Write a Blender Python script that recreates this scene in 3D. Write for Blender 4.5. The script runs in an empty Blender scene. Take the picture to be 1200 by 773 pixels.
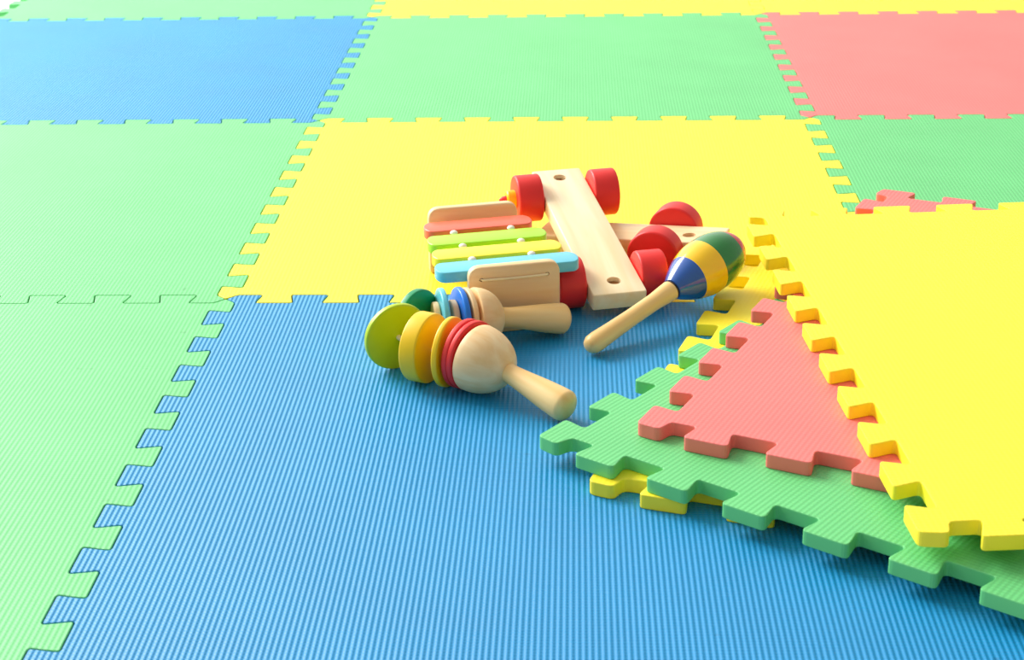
import bpy, bmesh, math, random
from mathutils import Vector, Matrix

random.seed(7)
scene = bpy.context.scene
col = scene.collection
PI = math.pi
T = 0.0106          # thickness of a foam mat
PITCH = 0.6         # mat spacing
PER = 0.06          # one tooth and one notch
DEP = 0.0198        # tooth depth

# ------------------------------------------------------------------ materials
def lin(c):
    return tuple(((v / 255) / 12.92 if v / 255 <= 0.04045 else ((v / 255 + 0.055) / 1.055) ** 2.4) for v in c) + (1.0,)

def new_mat(name, rough=0.5, spec=0.5):
    m = bpy.data.materials.new(name)
    m.use_nodes = True
    nt = m.node_tree
    b = nt.nodes['Principled BSDF']
    b.inputs['Roughness'].default_value = rough
    b.inputs['Specular IOR Level'].default_value = spec
    return m, nt, b

def N(nt, typ, **kw):
    n = nt.nodes.new(typ)
    for k, v in kw.items():
        setattr(n, k, v)
    return n

def math_node(nt, op, a, b=None):
    n = N(nt, 'ShaderNodeMath', operation=op)
    for i, v in enumerate((a, b)):
        if v is None:
            continue
        if isinstance(v, (int, float)):
            n.inputs[i].default_value = v
        else:
            nt.links.new(v, n.inputs[i])
    return n.outputs[0]

def foam_mat(name, rgb, ribs=0.0005, cross=0.9, rough=0.5, spec=0.5, side=True):
    """closed-cell foam: fine ribs along local y, weaker cross ribs, faint mottling"""
    m, nt, b = new_mat(name, rough, spec)
    tc = N(nt, 'ShaderNodeTexCoord')
    sep = N(nt, 'ShaderNodeSeparateXYZ')
    nt.links.new(tc.outputs['Object'], sep.inputs[0])
    k = 2 * PI / 0.0038
    sx = math_node(nt, 'SINE', math_node(nt, 'MULTIPLY', sep.outputs[0], k))
    sy = math_node(nt, 'SINE', math_node(nt, 'MULTIPLY', sep.outputs[1], k * 1.15))
    h = math_node(nt, 'ADD', sx, math_node(nt, 'MULTIPLY', sy, cross))
    geo = N(nt, 'ShaderNodeNewGeometry')
    sn = N(nt, 'ShaderNodeSeparateXYZ')
    nt.links.new(geo.outputs['True Normal'], sn.inputs[0])
    top = math_node(nt, 'GREATER_THAN', sn.outputs[2], 0.9)
    bp = N(nt, 'ShaderNodeBump')
    bp.inputs['Distance'].default_value = ribs
    nt.links.new(top, bp.inputs['Strength'])
    nt.links.new(h, bp.inputs['Height'])
    nt.links.new(bp.outputs[0], b.inputs['Normal'])
    nz = N(nt, 'ShaderNodeTexNoise')
    nz.inputs['Scale'].default_value = 9
    nz.inputs['Detail'].default_value = 6
    nt.links.new(tc.outputs['Object'], nz.inputs['Vector'])
    # sparse little scuffs
    sc = N(nt, 'ShaderNodeTexNoise')
    sc.inputs['Scale'].default_value = 55
    sc.inputs['Detail'].default_value = 2
    nt.links.new(tc.outputs['Object'], sc.inputs['Vector'])
    scf = N(nt, 'ShaderNodeMapRange')
    scf.inputs['From Min'].default_value = 0.745
    scf.inputs['From Max'].default_value = 0.80
    scf.inputs['To Max'].default_value = 0.35
    nt.links.new(sc.outputs['Fac'], scf.inputs['Value'])
    base = lin(rgb)
    hsv = N(nt, 'ShaderNodeHueSaturation')
    hsv.inputs['Color'].default_value = base
    mr = N(nt, 'ShaderNodeMapRange')
    mr.inputs['From Min'].default_value = 0.3
    mr.inputs['From Max'].default_value = 0.7
    mr.inputs['To Min'].default_value = 0.95
    mr.inputs['To Max'].default_value = 1.05
    nt.links.new(nz.outputs['Fac'], mr.inputs['Value'])
    nt.links.new(mr.outputs[0], hsv.inputs['Value'])
    mx = N(nt, 'ShaderNodeMix', data_type='RGBA')
    nt.links.new(scf.outputs[0], mx.inputs['Factor'])
    nt.links.new(hsv.outputs[0], mx.inputs['A'])
    mx.inputs['B'].default_value = tuple(v * 0.35 for v in base[:3]) + (1,)
    nt.links.new(mx.outputs['Result'], b.inputs['Base Color'])
    return m

def wood_mat(name, light, dark, axis='Z', rough=0.45, scale=1.0):
    m, nt, b = new_mat(name, rough, 0.4)
    tc = N(nt, 'ShaderNodeTexCoord')
    mp = N(nt, 'ShaderNodeMapping')
    s = [42 * scale] * 3
    s['XYZ'.index(axis)] = 3.5 * scale
    mp.inputs['Scale'].default_value = s
    nt.links.new(tc.outputs['Object'], mp.inputs['Vector'])
    nz = N(nt, 'ShaderNodeTexNoise')
    nz.inputs['Scale'].default_value = 2.0
    nz.inputs['Detail'].default_value = 5
    nz.inputs['Distortion'].default_value = 0.6
    nt.links.new(mp.outputs[0], nz.inputs['Vector'])
    cr = N(nt, 'ShaderNodeValToRGB')
    cr.color_ramp.elements[0].position = 0.32
    cr.color_ramp.elements[0].color = lin(dark)
    cr.color_ramp.elements[1].position = 0.66
    cr.color_ramp.elements[1].color = lin(light)
    nt.links.new(nz.outputs['Fac'], cr.inputs[0])
    nt.links.new(cr.outputs[0], b.inputs['Base Color'])
    bp = N(nt, 'ShaderNodeBump')
    bp.inputs['Strength'].default_value = 0.15
    bp.inputs['Distance'].default_value = 0.0004
    nt.links.new(nz.outputs['Fac'], bp.inputs['Height'])
    nt.links.new(bp.outputs[0], b.inputs['Normal'])
    return m

def paint_mat(name, rgb, rough=0.35, spec=0.5, coat=0.0):
    m, nt, b = new_mat(name, rough, spec)
    tc = N(nt, 'ShaderNodeTexCoord')
    nz = N(nt, 'ShaderNodeTexNoise')
    nz.inputs['Scale'].default_value = 60
    nz.inputs['Detail'].default_value = 4
    nt.links.new(tc.outputs['Object'], nz.inputs['Vector'])
    mr = N(nt, 'ShaderNodeMapRange')
    mr.inputs['To Min'].default_value = 0.92
    mr.inputs['To Max'].default_value = 1.06
    nt.links.new(nz.outputs['Fac'], mr.inputs['Value'])
    hsv = N(nt, 'ShaderNodeHueSaturation')
    hsv.inputs['Color'].default_value = lin(rgb)
    nt.links.new(mr.outputs[0], hsv.inputs['Value'])
    nt.links.new(hsv.outputs[0], b.inputs['Base Color'])
    b.inputs['Coat Weight'].default_value = coat
    b.inputs['Coat Roughness'].default_value = 0.12
    return m

M = {
    'blue':   foam_mat('foam_blue', (12, 142, 200), ribs=0.00023, cross=0.45, rough=0.5),
    'green':  foam_mat('foam_green', (104, 202, 122), ribs=0.00008),
    'yellow': foam_mat('foam_yellow', (255, 236, 48), ribs=0.00004),
    'red':    foam_mat('foam_red', (246, 122, 116), ribs=0.00005),
    'wood':   wood_mat('maple_wood', (249, 220, 170), (238, 194, 132), 'Z'),
    'plank':  wood_mat('maple_plank', (253, 238, 200), (246, 218, 164), 'Y', scale=0.7),
    'board':  wood_mat('maple_board', (248, 220, 172), (238, 198, 142), 'X', scale=0.8),
    'handle': wood_mat('waxed_handle_wood', (246, 212, 146), (236, 190, 114), 'Z', rough=0.38),
    'dowel':  wood_mat('brown_dowel', (176, 120, 62), (140, 88, 40), 'X'),
    'p_red':  paint_mat('red_paint', (236, 42, 38), 0.45),
    'p_rose': paint_mat('coral_red_paint', (255, 108, 78)),
    'p_lime': paint_mat('lime_paint', (174, 240, 44)),
    'p_yel':  paint_mat('lemon_paint', (255, 242, 40)),
    'p_sky':  paint_mat('sky_blue_paint', (104, 202, 222)),
    'p_blue': paint_mat('bright_blue_paint', (28, 124, 230)),
    'p_teal': paint_mat('teal_green_paint', (0, 148, 92)),
    'p_olive': paint_mat('leaf_green_paint', (182, 208, 6)),
    'p_gold': paint_mat('golden_yellow_paint', (252, 204, 8)),
    'g_blue': paint_mat('gloss_blue', (20, 84, 168), 0.15, 0.6, 0.6),
    'g_yel':  paint_mat('gloss_yellow', (255, 204, 10), 0.2, 0.6, 0.4),
    'g_green': paint_mat('gloss_green', (30, 128, 52), 0.2, 0.6, 0.4),
    'g_red':  paint_mat('gloss_red', (226, 40, 30), 0.2, 0.6, 0.4),
    'peg':    paint_mat('cream_plastic', (250, 242, 226), 0.3),
    'cord':   paint_mat('cream_cord', (246, 226, 176), 0.7),
    'dark':   paint_mat('dark_ring', (52, 34, 20), 0.6),
    'floor':  paint_mat('pale_floor', (246, 244, 240), 0.5),
}

# ------------------------------------------------------------------ object helpers
def mesh_obj(name, bm, mats, parent=None, mtx=None, smooth=None):
    bm.normal_update()
    me = bpy.data.meshes.new(name)
    bm.to_mesh(me)
    bm.free()
    for m in (mats if isinstance(mats, (list, tuple)) else [mats]):
        me.materials.append(m)
    o = bpy.data.objects.new(name, me)
    col.objects.link(o)
    if parent:
        o.parent = parent
    if mtx is not None:
        o.matrix_local = mtx
    if smooth:
        me.shade_smooth()
        me.set_sharp_from_angle(angle=math.radians(smooth))
    return o

def tag(o, label, cat, group=None):
    o['label'] = label
    o['category'] = cat
    if group:
        o['group'] = group
    return o

def thing(name, label, cat, loc, rotz=0.0, group=None):
    o = bpy.data.objects.new(name, None)
    o.empty_display_size = 0.02
    col.objects.link(o)
    o.location = loc
    o.rotation_euler = (0, 0, rotz)
    return tag(o, label, cat, group)

def frame(origin, zdir, xhint=(0, 0, 1)):
    """matrix with local z along zdir"""
    z = Vector(zdir).normalized()
    x = Vector(xhint)
    x = (x - z * x.dot(z))
    if x.length < 1e-4:
        x = Vector((1, 0, 0))
        x = x - z * x.dot(z)
    x.normalize()
    y = z.cross(x)
    m = Matrix((x, y, z)).transposed().to_4x4()
    m.translation = Vector(origin)
    return m

def local(root, mtx):
    """world matrix -> matrix local to an unscaled thing"""
    r = Matrix.Translation(root.location) @ root.rotation_euler.to_matrix().to_4x4()
    return r.inverted() @ mtx

def lathe(profile, segs=48, mat_breaks=None):
    """profile: (z, r) from one pole to the other"""
    bm = bmesh.new()
    rings = []
    for z, r in profile:
        if r < 1e-6:
            rings.append([bm.verts.new((0, 0, z))])
        else:
            rings.append([bm.verts.new((r * math.cos(2 * PI * i / segs), r * math.sin(2 * PI * i / segs), z)) for i in range(segs)])
    for k, (a, b) in enumerate(zip(rings, rings[1:])):
        mi = 0
        if mat_breaks:
            zm = (profile[k][0] + profile[k + 1][0]) / 2
            mi = sum(zm > q for q in mat_breaks)
        for i in range(segs):
            j = (i + 1) % segs
            if len(a) == 1 and len(b) == 1:
                continue
            if len(a) == 1:
                f = bm.faces.new((a[0], b[j], b[i]))
            elif len(b) == 1:
                f = bm.faces.new((a[i], a[j], b[0]))
            else:
                f = bm.faces.new((a[i], a[j], b[j], b[i]))
            f.material_index = mi
    bmesh.ops.recalc_face_normals(bm, faces=bm.faces)
    return bm

def disc_profile(r, t, rb, n=5):
    """disc centred on z = 0 with rounded rims"""
    p = [(-t / 2, 0), (-t / 2, r - rb)]
    for i in range(1, n + 1):
        a = PI / 2 * i / n
        p.append((-t / 2 + rb - rb * math.cos(a), r - rb + rb * math.sin(a)))
    for i in range(n, -1, -1):
        a = PI / 2 * i / n
        p.append((t / 2 - rb + rb * math.cos(a), r - rb + rb * math.sin(a)))
    p.append((t / 2, 0))
    out = []
    for q in p:
        if not out or abs(q[0] - out[-1][0]) + abs(q[1] - out[-1][1]) > 1e-7:
            out.append(q)
    return out

def rounded_poly(pts, rad, n=4, closed=True):
    out = []
    L = len(pts)
    for i in range(L):
        p = Vector(pts[i]); a = Vector(pts[i - 1]); b = Vector(pts[(i + 1) % L])
        r = rad[i] if isinstance(rad, (list, tuple)) else rad
        da = min(r, (a - p).length * 0.45); db = min(r, (b - p).length * 0.45)
        d = min(da, db)
        if d < 1e-6:
            out.append(p); continue
        s = p + (a - p).normalized() * d
        e = p + (b - p).normalized() * d
        for k in range(n + 1):
            t = k / n
            out.append(s * (1 - t) ** 2 + p * 2 * t * (1 - t) + e * t * t)
    return out

def extrude_poly(pts, z0, z1, bev=0.0, bev_bottom=True, segs=2):
    bm = bmesh.new()
    vs = [bm.verts.new((p[0], p[1], z0)) for p in pts]
    f = bm.faces.new(vs)
    r = bmesh.ops.extrude_face_region(bm, geom=[f])
    up = [v for v in r['geom'] if isinstance(v, bmesh.types.BMVert)]
    for v in up:
        v.co.z = z1
    bmesh.ops.recalc_face_normals(bm, faces=bm.faces)
    if bev:
        es = [e for e in bm.edges if all(abs(v.co.z - z1) < 1e-7 for v in e.verts) or (bev_bottom and all(abs(v.co.z - z0) < 1e-7 for v in e.verts))]
        bmesh.ops.bevel(bm, geom=es, offset=bev, segments=segs, affect='EDGES', profile=0.5, clamp_overlap=True)
    return bm

def box(sx, sy, sz, bev=0.001, segs=3, center=(0, 0, 0)):
    bm = bmesh.new()
    bmesh.ops.create_cube(bm, size=1)
    for v in bm.verts:
        v.co = Vector((v.co.x * sx + center[0], v.co.y * sy + center[1], v.co.z * sz + center[2]))
    if bev:
        bmesh.ops.bevel(bm, geom=list(bm.edges), offset=bev, segments=segs, affect='EDGES', profile=0.5)
    return bm

def tube(pts, r, segs=12):
    bm = bmesh.new()
    rings = []
    for i, p in enumerate(pts):
        p = Vector(p)
        d = (Vector(pts[min(i + 1, len(pts) - 1)]) - Vector(pts[max(i - 1, 0)])).normalized()
        m = frame(p, d, (0.3, 0.2, 1))
        rings.append([bm.verts.new(m @ Vector((r * math.cos(2 * PI * k / segs), r * math.sin(2 * PI * k / segs), 0))) for k in range(segs)])
    for a, b in zip(rings, rings[1:]):
        for k in range(segs):
            bm.faces.new((a[k], a[(k + 1) % segs], b[(k + 1) % segs], b[k]))
    bm.faces.new(rings[0]); bm.faces.new(rings[-1])
    bmesh.ops.recalc_face_normals(bm, faces=bm.faces)
    return bm

def cut(o, cutters):
    """carve bmesh cutters out of a mesh object and keep only the result"""
    deps_objs = []
    for c in cutters:
        me = bpy.data.meshes.new('cutter')
        c.to_mesh(me); c.free()
        co = bpy.data.objects.new('cutter', me)
        col.objects.link(co)
        co.parent = o.parent
        co.matrix_basis = o.matrix_basis.copy()
        md = o.modifiers.new('cut', 'BOOLEAN')
        md.object = co
        md.operation = 'DIFFERENCE'
        md.solver = 'EXACT'
        deps_objs.append(co)
    bpy.context.view_layer.update()
    dg = bpy.context.evaluated_depsgraph_get()
    me = bpy.data.meshes.new_from_object(o.evaluated_get(dg))
    old = o.data
    o.modifiers.clear()
    me.name = old.name
    o.data = me
    for co in deps_objs:
        bpy.data.objects.remove(co, do_unlink=True)
    return o

# ------------------------------------------------------------------ foam mats
def edge_points(L, loose=False, dl=0.002):
    """toothed edge in (s, o); o > 0 points into the mat; ends are the mat corners"""
    d = DEP / 2
    pts = []
    if loose:
        pts += [(0.45 * DEP, -0.22 * DEP), (0.62 * DEP, d)]
    else:
        pts += [(0.0, 0.0), (d * 0.95, d)]
    n = int(round(L / PER)) * 2
    for i in range(1, n):
        s = i * PER / 2
        if i % 2:            # notch -> tooth
            pts += [(s + dl, d), (s - dl, -d)]
        else:                # tooth -> notch
            pts += [(s + dl, -d), (s - dl, d)]
    if loose:
        pts += [(L + 0.08 * DEP, -d)]
    else:
        pts += [(L - d * 0.95, -d)]
    return pts

def mat_outline(loose=False, dl=0.002, rad=0.0032, gap=0.0):
    L = PITCH
    c = [Vector((0, 0)), Vector((L, 0)), Vector((L, L)), Vector((0, L))]
    pts = []
    for k in range(4):
        u = (c[(k + 1) % 4] - c[k]).normalized()
        v = Vector((-u.y, u.x))
        for s, o in edge_points(L, loose, dl):
            pts.append(c[k] + u * s + v * o)
    r = rounded_poly(pts, rad, 4)
    # drop doubles
    q = []
    for p in r:
        if not q or (p - q[-1]).length > 2e-5:
            q.append(p)
    if (q[0] - q[-1]).length < 2e-5:
        q.pop()
    if gap:
        out = []
        n = len(q)
        for i in range(n):
            t = (q[(i + 1) % n] - q[i - 1]).normalized()
            out.append(q[i] + Vector((-t.y, t.x)) * gap)
        q = out
    return q

floor_outline = mat_outline(gap=0.0005)
loose_outline = mat_outline(loose=True, rad=0.0045)
loose_wide = mat_outline(loose=True, dl=0.0035, rad=0.0045)

def make_mat(color, loc, rotz, label, group, outline, stretch=1.0):
    bm = extrude_poly([(p.x, p.y) for p in outline], 0.0, T, bev=0.0007)
    o = mesh_obj('foam_mat', bm, M[color])
    o.location = loc
    o.rotation_euler = (0, 0, rotz)
    o.scale = (1, stretch, 1)
    tag(o, label, 'foam mat', group)
    return o

G = 'foam mats locked together on the floor'
laid = [
    (-1, 0, 'green', 'pale green foam mat at the front left, bordering the big front blue mat'),
    (0, 0, 'blue', 'big ribbed blue foam mat in front, lying under the rattles'),
    (-1, 1, 'green', 'pale green foam mat between the two blue mats on the left side'),
    (0, 1, 'yellow', 'yellow foam mat laid flat behind and under the wooden wheeled toys'),
    (1, 1, 'green', 'darker green foam mat behind the loose stack, at the right edge'),
    (-1, 2, 'blue', 'sky blue foam mat at the far left, back from the toys'),
    (0, 2, 'green', 'green foam mat behind the middle yellow mat, between blue and red mats'),
    (1, 2, 'red', 'coral red foam mat laid flat at the far right'),
    (-1, 3, 'green', 'strip of pale green foam mat at the top left, behind the far blue mat'),
    (0, 3, 'yellow', 'strip of yellow foam mat at the top, behind the middle green mat'),
    (1, 3, 'yellow', 'strip of yellow foam mat at the top right, behind the far red mat'),
]
for i, j, c, lb in laid:
    make_mat(c, (i * PITCH, (j - 1) * PITCH, -T), 0, lb, G, floor_outline)

GL = 'loose foam mats in the stack'
make_mat('yellow', (0.3335, -0.3748, 0.0001), -0.3128, 'yellow foam mat at the bottom of the loose stack, mostly hidden under the green one', GL, loose_outline)
make_mat('green', (0.2967, -0.3285, T + 0.0002), -0.638, 'loose green foam mat turned askew in the stack, under the pink one', GL, loose_outline)
make_mat('red', (0.3677, -0.3275, 2 * T + 0.0003), -0.4405, 'loose pink foam mat in the stack, between the green and the top yellow mat', GL, loose_outline, 0.982)
make_mat('yellow', (0.5330, -0.4990, 3 * T + 0.0004), 0.0866, 'loose yellow foam mat lying on top of the stack at the right', GL, loose_wide, 1.012)

bm = bmesh.new()
vs = [bm.verts.new(p) for p in ((-3, -2.2, -T - 0.0001), (4, -2.2, -T - 0.0001), (4, 5, -T - 0.0001), (-3, 5, -T - 0.0001))]
bm.faces.new(vs)
fl = mesh_obj('floor', bm, M['floor'])
fl['kind'] = 'structure'

# ------------------------------------------------------------------ wheeled planks
def wheel_mesh(r, w):
    return lathe(disc_profile(r, w, 0.0022, 4), 56)

def hub_mesh():
    return lathe([(0, 0), (0, 0.0088), (0.007, 0.0088), (0.0082, 0.0078), (0.0084, 0.0)], 32)

def nub_mesh():
    return lathe([(0, 0), (0, 0.0042), (0.004, 0.0034), (0.0068, 0.0014), (0.0072, 0)], 24)

def plank_mesh(w, l, t):
    pts = rounded_poly([(-w / 2, 0), (w / 2, 0), (w / 2, l), (-w / 2, l)], 0.0025, 4)
    return extrude_poly(pts, -t / 2, t / 2, 0.0014, True, 3)

def add_wheel(root, parent_mtx, x, y, r, w, hub, out):
    """axle runs along local x of parent_mtx; out = +1 / -1 outer side"""
    m = parent_mtx @ frame((x, y, 0), (out, 0, 0))
    wh = mesh_obj('wheel', wheel_mesh(r, w), M['p_red'], root, m, 35)
    if hub:
        h = mesh_obj('hub_cap', hub_mesh(), M['p_gold'], wh, Matrix.Translation((0, 0, w / 2)), 35)
        h['label'] = 'yellow hub cap with a red tip'
        h.data.materials.append(M['p_red'])
        bmn = nub_mesh()
        for f in bmn.faces:
            f.material_index = 1
        b2 = bmesh.new(); b2.from_mesh(h.data)
        tmp = bpy.data.meshes.new('t'); 
        bmesh.ops.translate(bmn, verts=bmn.verts, vec=(0, 0, 0.0083))
        bmn.to_mesh(tmp); bmn.free()
        b2.from_mesh(tmp); b2.to_mesh(h.data); b2.free()
        bpy.data.meshes.remove(tmp)
        h.data.shade_smooth(); h.data.set_sharp_from_angle(angle=math.radians(35))
    return wh

# long plank with four wheels, far end propped up on the other plank
WR = 0.0226
rot1 = 0.2514
car = thing('wheeled_plank', 'long pale wooden plank on four red wheels, tilted up at its far end', 'wooden toy', (0.3440, -0.0120, 0.0), rot1, 'wheeled wooden planks')
slope = math.atan(0.18)
pm = Matrix.Translation((0, 0, WR + 0.0001)) @ Matrix.Rotation(slope, 4, 'X')
PW, PL, PT, Y0 = 0.0482, 0.2371, 0.0155, -0.0377
deck = mesh_obj('plank', plank_mesh(PW, PL, PT), M['plank'], car, pm @ Matrix.Translation((0, Y0, 0)), 30)
holes = [0.0215, PL - 0.0175]
def cyl_cut(x, y):
    b = lathe([(PT / 2 - 0.005, 0), (PT / 2 - 0.005, 0.0062), (PT / 2 + 0.01, 0.0062), (PT / 2 + 0.01, 0)], 28)
    bmesh.ops.translate(b, verts=b.verts, vec=(x, y, 0))
    return b
cut(deck, [cyl_cut(0, y) for y in holes])
for y in holes:
    d = mesh_obj('dowel', lathe([(-0.004, 0), (-0.004, 0.0060), (0.0005, 0.0060), (0.0010, 0.0052), (0.0010, 0)], 24), M['dowel'], car,
                 pm @ Matrix.Translation((0, Y0 + y, PT / 2 - 0.0048)), 35)
WB = 0.1602
for y in (0.0, WB):
    mesh_obj('axle', lathe([(-0.046, 0), (-0.046, 0.003), (0.046, 0.003), (0.046, 0)], 16), M['wood'], car, pm @ frame((0, y, 0), (1, 0, 0)), 35)
    for s in (-1, 1):
        add_wheel(car, pm, s * (PW / 2 + 0.0008 + 0.0122), y, WR, 0.0244, s < 0, s)

# shorter plank behind
WR2 = 0.0243
rot2 = math.radians(-18.0)
tr = thing('wheeled_plank', 'wooden plank with two red wheels lying behind the maraca, under the longer plank', 'wooden toy', (0.3990, 0.0835, 0.0), rot2, 'wheeled wooden planks')
tm = Matrix.Translation((0, 0, WR2 + 0.0001)) @ Matrix.Rotation(math.radians(-3.2), 4, 'Y')
deck2 = mesh_obj('plank', extrude_poly(rounded_poly([(-0.122, -0.0235), (0.056, -0.0235), (0.056, 0.0235), (-0.122, 0.0235)], 0.0025, 4), -PT / 2, PT / 2, 0.0014, True, 3),
                 M['board'], tr, tm, 30)
cut(deck2, [cyl_cut(0.0235, -0.003)])
mesh_obj('dowel', lathe([(-0.004, 0), (-0.004, 0.0060), (0.0005, 0.0060), (0.0010, 0.0052), (0.0010, 0)], 24), M['dowel'], tr,
         tm @ Matrix.Translation((0.0235, -0.003, PT / 2 - 0.0048)), 35)
mesh_obj('peg', lathe([(0, 0), (0, 0.0045), (0.0150, 0.0045), (0.0150, 0)], 20), M['dowel'], tr, Matrix.Translation((-0.112, 0, 0.0002)), 40)
mesh_obj('axle', lathe([(-0.046, 0), (-0.046, 0.003), (0.046, 0.003), (0.046, 0)], 16), M['wood'], tr, tm @ frame((0, 0, 0), (0, 1, 0)), 35)
for s in (-1, 1):
    w = mesh_obj('wheel', wheel_mesh(WR2, 0.0225), M['p_red'], tr, tm @ frame((0, s * (0.0235 + 0.0015 + 0.01125), 0), (0, s, 0)), 35)

# ------------------------------------------------------------------ xylophone
rx = math.radians(14.5)
xo = Vector((0.2440, -0.0120, 0))
xyl = thing('toy_xylophone', 'small toy xylophone with four coloured bars between two upright wooden boards', 'xylophone', xo, rx)
def board_mesh(w, h, t, r):
    pts = rounded_poly([(-w / 2, 0), (w / 2, 0), (w / 2, h), (-w / 2, h)], [0.004, 0.004, r, r], 8)
    return extrude_poly(pts, -t / 2, t / 2, 0.0016, True, 3)
BT = 0.0550
stand = Matrix.Rotation(PI / 2, 4, 'X')
def xl(x, y):            # world xy -> xylophone local
    d = Vector((x, y, 0)) - xo
    return Vector((d.x * math.cos(rx) + d.y * math.sin(rx), -d.x * math.sin(rx) + d.y * math.cos(rx), 0))
fb = xl(0.2625, -0.0735)
front = mesh_obj('end_board', board_mesh(0.0790, 0.0605, 0.0085, 0.011), M['board'], xyl, Matrix.Translation((fb.x, fb.y, 0)) @ stand, 30)
bb = xl(0.2195, 0.0770)
mesh_obj('end_board', board_mesh(0.0840, 0.0630, 0.0085, 0.011), M['board'], xyl, Matrix.Translation((bb.x, bb.y, 0)) @ stand, 30)
# cord threaded through two holes of the front board
zc = 0.0495
cut(front, [(lambda b: (bmesh.ops.translate(b, verts=b.verts, vec=(x_, zc, 0)), b)[1])(lathe([(-0.02, 0), (-0.02, 0.0017), (0.02, 0.0017), (0.02, 0)], 16)) for x_ in (-0.0285, 0.0285)])
cp = [(-0.0285, zc, -0.0020), (-0.0285, zc, 0.0045), (-0.0278, zc, 0.0054), (-0.026, zc, 0.0057)] + [(-0.026 + 0.052 * k / 8, zc - 0.0004 * math.sin(PI * k / 8), 0.0057) for k in range(1, 8)] + [(0.026, zc, 0.0057), (0.0278, zc, 0.0054), (0.0285, zc, 0.0045), (0.0285, zc, -0.0020)]
cd = mesh_obj('cord', tube(cp, 0.0011), M['cord'], front, Matrix.Identity(4), 40)
# rails under the bars
for sx in (-0.029, 0.029):
    y0 = fb.y + 0.0042; y1 = bb.y - 0.0042
    mesh_obj('rail', box(0.010, y1 - y0, 0.012, 0.001, 2, (sx * 0.9, (y0 + y1) / 2, BT - 0.0095 - 0.006)), M['wood'], xyl, None, 30)
def bar_mesh(l, w, t):
    pts = []
    r = w / 2
    n = 12
    k = 0.62
    for i in range(n + 1):
        a = -PI / 2 + PI * i / n
        pts.append((l / 2 - r * k + r * k * math.cos(a), r * math.sin(a)))
    for i in range(n + 1):
        a = PI / 2 + PI * i / n
        pts.append((-l / 2 + r * k + r * k * math.cos(a), r * math.sin(a)))
    return extrude_poly(pts, -t / 2, t / 2, 0.0012, True, 3)
bars = [((0.2262, 0.0470), 0.100, 'p_rose', 'red bar'), ((0.2362, 0.0115), 0.108, 'p_lime', 'lime green bar'),
        ((0.2465, -0.0235), 0.115, 'p_yel', 'yellow bar'), ((0.2565, -0.0560), 0.125, 'p_sky', 'sky blue bar')]
cs = []
for (x, y), l, m, lb in bars:
    q = xl(x, y)
    cs.append(q)
    b = mesh_obj('bar', bar_mesh(l, 0.0262, 0.0095), M[m], xyl, Matrix.Translation((q.x, q.y, BT - 0.00475)), 30)
    b['label'] = lb
def peg_mesh():
    p = [(-0.012, 0), (-0.012, 0.0016), (0.0, 0.0016), (0.0002, 0.0036)]
    for i in range(1, 7):
        a = PI / 2 * i / 6
        p.append((0.0002 + 0.0026 * math.sin(a), 0.0036 * math.cos(a) if i < 6 else 0))
    return lathe(p, 20)
for a, b in zip(cs, cs[1:]):
    for sx in (-1, 1):
        mesh_obj('peg', peg_mesh(), M['peg'], xyl, Matrix.Translation((sx * 0.0262 + (a.x + b.x) / 2, (a.y + b.y) / 2, BT - 0.0014)), 50)

# ------------------------------------------------------------------ maraca
H = Vector((0.3245, -0.1345, 0.0087)); E = Vector((0.4405, -0.0110, 0.0423))
mar = thing('maraca', 'maraca with glossy blue, yellow and green egg head and plain wooden handle', 'maraca', (0.40, -0.05, 0.0))
mf = local(mar, frame(H, E - H))
hp = [(0, 0), (0.0006, 0.0036), (0.0022, 0.0062), (0.006, 0.0082), (0.012, 0.0086), (0.030, 0.0079), (0.055, 0.0073), (0.085, 0.0074), (0.099, 0.0084), (0.1060, 0.0088), (0.1068, 0.0080), (0.1068, 0)]
mesh_obj('handle', lathe(hp, 40), M['handle'], mar, mf, 40)
def egg(s):
    pts = [(0.0, 0.0092), (0.004, 0.0118), (0.010, 0.0150), (0.018, 0.0190), (0.026, 0.0220), (0.036, 0.0244), (0.046, 0.0252), (0.056, 0.0242), (0.066, 0.0215), (0.075, 0.0170), (0.081, 0.0122), (0.0850, 0.0070), (0.0868, 0.0)]
    for (a, ra), (b, rb) in zip(pts, pts[1:]):
        if a <= s <= b:
            return ra, (a, ra), (b, rb)
pts = [(0.0, 0.0092), (0.010, 0.0150), (0.022, 0.0205), (0.036, 0.0244), (0.047, 0.0250), (0.060, 0.0244), (0.072, 0.0213), (0.082, 0.0160), (0.0882, 0.0090), (0.0905, 0.0)]
def catmull(p, sub=6):
    out = []
    for i in range(len(p) - 1):
        p0 = p[max(i - 1, 0)]; p1 = p[i]; p2 = p[i + 1]; p3 = p[min(i + 2, len(p) - 1)]
        for k in range(sub):
            t = k / sub
            out.append(tuple(0.5 * ((2 * p1[q]) + (-p0[q] + p2[q]) * t + (2 * p0[q] - 5 * p1[q] + 4 * p2[q] - p3[q]) * t * t + (-p0[q] + 3 * p1[q] - 3 * p2[q] + p3[q]) * t ** 3) for q in (0, 1)))
    out.append(p[-1])
    return out
prof = [(0, 0.0)] + [(z, max(r, 0.0005) if z < 0.0859 else 0) for z, r in catmull(pts)]
mesh_obj('dark_gap', lathe([(0, 0), (0, 0.0080), (0.0040, 0.0082), (0.0040, 0)], 32), M['dark'], mar, mf @ Matrix.Translation((0, 0, 0.1066)), 40)  # dark gap between handle and head, painted as a solid dark ring
hd = mesh_obj('head', lathe(prof, 56, [0.0225, 0.0450, 0.0740]), [M['g_blue'], M['g_yel'], M['g_green'], M['g_red']], mar, mf @ Matrix.Translation((0, 0, 0.1086)), 50)
hd['label'] = 'egg shaped head in blue, yellow, green and red bands'

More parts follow.
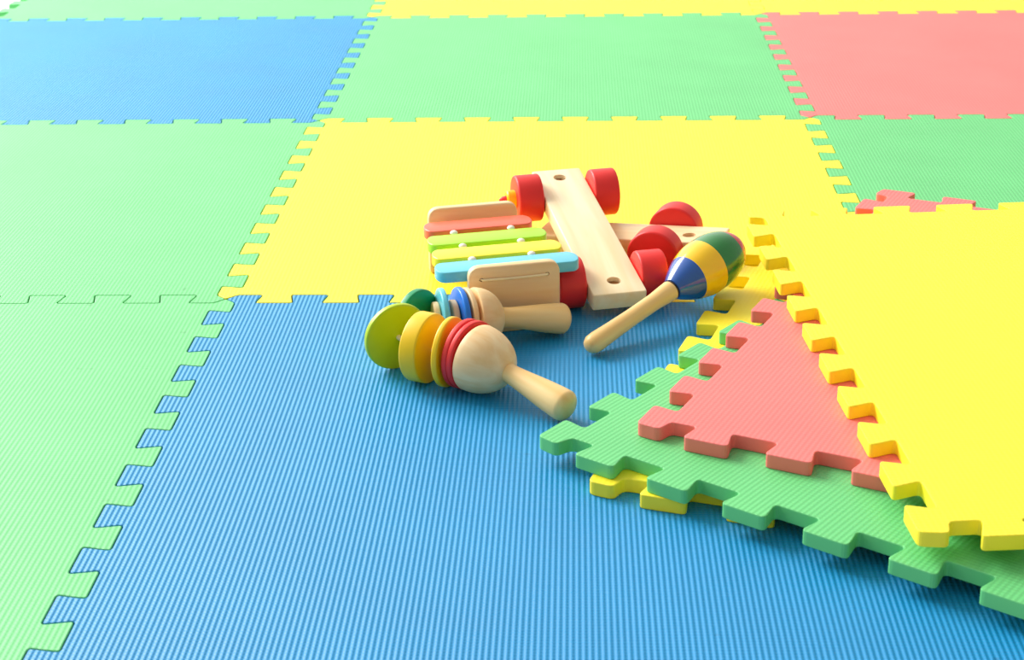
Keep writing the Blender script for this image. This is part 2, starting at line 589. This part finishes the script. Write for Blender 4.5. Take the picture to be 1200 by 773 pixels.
# ------------------------------------------------------------------ rattles
def nrm(az, dz=0.0):
    a = math.radians(az)
    return Vector((math.cos(a), math.sin(a), dz)).normalized()

def add_disc(root, name, c, az, dz, r, t, m, label=None, rb=None):
    o = mesh_obj(name, lathe(disc_profile(r, t, rb if rb else min(0.0016, t * 0.3), 5), 64), M[m], root, local(root, frame(c, nrm(az, dz))), 35)
    if label:
        o['label'] = label
    return o

def dome_profile(L, R, cutr=0.0015):
    p = [(0, 0), (0, R - cutr), (0.0005, R - cutr * 0.3), (cutr, R)]
    for i in range(1, 15):
        a = PI / 2 * i / 14
        p.append((cutr + (L - cutr) * math.sin(a), R * math.cos(a) if i < 14 else 0.0))
    return p

def handle_profile(l, r0, r1):
    """from the neck (z = 0) to the rounded end (z = l)"""
    p = [(0, 0), (0, r0), (l * 0.15, r0 * 1.0), (l * 0.35, r0 + (r1 - r0) * 0.30), (l * 0.6, r0 + (r1 - r0) * 0.72), (l * 0.8, r1 * 0.985), (l - r1 * 0.62, r1)]
    for i in range(1, 9):
        a = PI / 2 * i / 8
        p.append((l - r1 * 0.62 + r1 * 0.62 * math.sin(a), r1 * math.cos(a) if i < 8 else 0))
    return p

def add_handle(root, a, b, r0, r1):
    a = Vector(a); b = Vector(b)
    return mesh_obj('handle', lathe(handle_profile((b - a).length, r0, r1), 40), M['handle'], root, local(root, frame(a, b - a)), 40)

# front rattle
r1 = thing('rattle', 'wooden rattle in front with red, yellow and lime green discs on its end', 'rattle', (0.236, -0.195, 0.0), 0, 'wooden rattles')
bc = Vector((0.2360, -0.1975, 0.0278))
dz1 = -0.10
mesh_obj('ball', lathe(dome_profile(0.0365, 0.0272), 56), M['wood'], r1, local(r1, frame(bc, -nrm(142, -dz1))), 40)
tip = bc - nrm(142, -dz1) * 0.030
add_handle(r1, tip, (0.3115, -0.2620, 0.0126), 0.0078, 0.0124)
seq = [((0.2330, -0.1950, 0.0284), 143, 0.05, 0.0280, 0.0054, 'p_red', 'red disc'),
       ((0.2275, -0.1915, 0.0284), 147, 0.04, 0.0280, 0.0054, 'p_red', 'red disc'),
       ((0.2155, -0.1885, 0.0284), 157, 0.0, 0.0282, 0.0052, 'p_gold', 'thin yellow disc'),
       ((0.1950, -0.1790, 0.0284), 154, 0.0, 0.0282, 0.0150, 'p_gold', 'thick yellow disc'),
       ((0.1705, -0.1555, 0.0282), 122, 0.05, 0.0280, 0.0060, 'p_olive', 'lime green end disc')]
for c, az, dz, r, t, m, lb in seq:
    add_disc(r1, 'disc', c, az, dz, r, t, m, lb)
loc1 = local(r1, Matrix.Identity(4))
mesh_obj('cord', tube([loc1 @ Vector(p) for p in [(0.2345, -0.1965, 0.0278), (0.2275, -0.1915, 0.0284), (0.2155, -0.1885, 0.0284), (0.203, -0.1835, 0.0276), (0.1905, -0.177, 0.0284), (0.180, -0.167, 0.0276), (0.1705, -0.1555, 0.0282)]], 0.0022), M['cord'], r1, None, 40)

# rattle behind
r2 = thing('rattle', 'wooden rattle lying behind with blue and dark green discs and wooden spacers', 'rattle', (0.231, -0.109, 0.0), 0, 'wooden rattles')
ax = 203
bc2 = Vector((0.2300, -0.1140, 0.0263))
mesh_obj('ball', lathe(dome_profile(0.0265, 0.0260), 56), M['wood'], r2, local(r2, frame(bc2, -nrm(ax, 0.1))), 40)
tip2 = bc2 - nrm(ax, 0.1) * 0.022
add_handle(r2, tip2, (0.3100, -0.0825, 0.0135), 0.0086, 0.0132)
n2 = nrm(ax, 0.0)
def along(t):
    return Vector((0.2315, -0.1125, 0.0268)) + Vector((n2.x * t, n2.y * t * 0.35, 0))
add_disc(r2, 'disc', along(0.0068), ax, 0.06, 0.0255, 0.0045, 'wood', 'plain wooden disc')
add_disc(r2, 'disc', along(0.0130), ax - 3, 0.04, 0.0262, 0.0052, 'p_blue', 'bright blue disc')
add_disc(r2, 'spacer', along(0.0190), ax - 6, 0.02, 0.0160, 0.0056, 'wood', 'plain wooden spacer')
add_disc(r2, 'disc', along(0.0285), ax - 8, 0.0, 0.0262, 0.0052, 'p_sky', 'pale blue disc')
add_disc(r2, 'spacer', along(0.0345), ax - 10, 0.0, 0.0150, 0.0056, 'wood', 'plain wooden spacer')
add_disc(r2, 'disc', (0.1833, -0.1145, 0.0262), 146, 0.0, 0.0258, 0.0070, 'p_teal', 'dark green end disc')
loc2 = local(r2, Matrix.Identity(4))
mesh_obj('cord', tube([loc2 @ Vector(p) for p in [tuple(along(0.0)), tuple(along(0.013)), tuple(along(0.0285)), (0.1833, -0.1145, 0.0262)]], 0.0022), M['cord'], r2, None, 40)

# ------------------------------------------------------------------ camera (solved from the mat grid)
f, pit, yaw, rol, cx, cy, cz = 1993.67, 0.391180119, -0.0407354706, -0.0172377382, 0.315327198, -1.41902178, 0.554815429
fw = Vector((math.sin(yaw) * math.cos(pit), math.cos(yaw) * math.cos(pit), -math.sin(pit)))
rt = Vector((math.cos(yaw), -math.sin(yaw), 0))
up = rt.cross(fw)
rt2 = rt * math.cos(rol) + up * math.sin(rol)
up2 = -rt * math.sin(rol) + up * math.cos(rol)
cd_ = bpy.data.cameras.new('camera')
cam = bpy.data.objects.new('camera', cd_)
col.objects.link(cam)
mw = Matrix((rt2, up2, -fw)).transposed().to_4x4()
mw.translation = (cx, cy, cz)
cam.matrix_world = mw
cd_.sensor_width = 36
cd_.lens = f / 1200 * 36
cd_.clip_start = 0.05
cd_.dof.use_dof = True
cd_.dof.focus_distance = 1.38
cd_.dof.aperture_fstop = 18
scene.camera = cam

# ------------------------------------------------------------------ light
w = bpy.data.worlds.new('room_light')
scene.world = w
w.use_nodes = True
bg = w.node_tree.nodes['Background']
bg.inputs['Color'].default_value = (1.0, 0.985, 0.96, 1)
wt = w.node_tree
wc = wt.nodes.new('ShaderNodeTexCoord')
wdot = wt.nodes.new('ShaderNodeVectorMath')
wdot.operation = 'DOT_PRODUCT'
wt.links.new(wc.outputs['Generated'], wdot.inputs[0])
wdot.inputs[1].default_value = Vector((-0.66, 0.66, 0.36)).normalized()   # towards the window side
def wmath(op, a, b):
    n = wt.nodes.new('ShaderNodeMath')
    n.operation = op
    for k, v in enumerate((a, b)):
        if isinstance(v, (int, float)):
            n.inputs[k].default_value = v
        else:
            wt.links.new(v, n.inputs[k])
    return n.outputs[0]
# the room is much brighter towards its window side
wpow = wmath('POWER', wmath('MAXIMUM', wdot.outputs['Value'], 0.0), 2.2)
wt.links.new(wmath('ADD', wmath('MULTIPLY', wpow, 1.45), 0.36), bg.inputs['Strength'])

def area(name, loc, target, sx, sy, power, color=(1, 1, 1)):
    l = bpy.data.lights.new(name, 'AREA')
    l.shape = 'RECTANGLE'
    l.size = sx; l.size_y = sy
    l.energy = power
    l.color = color
    o = bpy.data.objects.new(name, l)
    col.objects.link(o)
    o.location = loc
    d = Vector(target) - Vector(loc)
    o.rotation_euler = d.to_track_quat('-Z', 'Y').to_euler()
    return o
area('window_light', (-2.6, 1.9, 2.4), (0.2, 0.0, 0), 2.4, 2.0, 215, (1, 0.98, 0.95))

vs_ = scene.view_settings
vs_.view_transform = 'Standard'
vs_.look = 'None'
vs_.gamma = 1.0
vs_.use_curve_mapping = False
vs_.exposure = 0.24
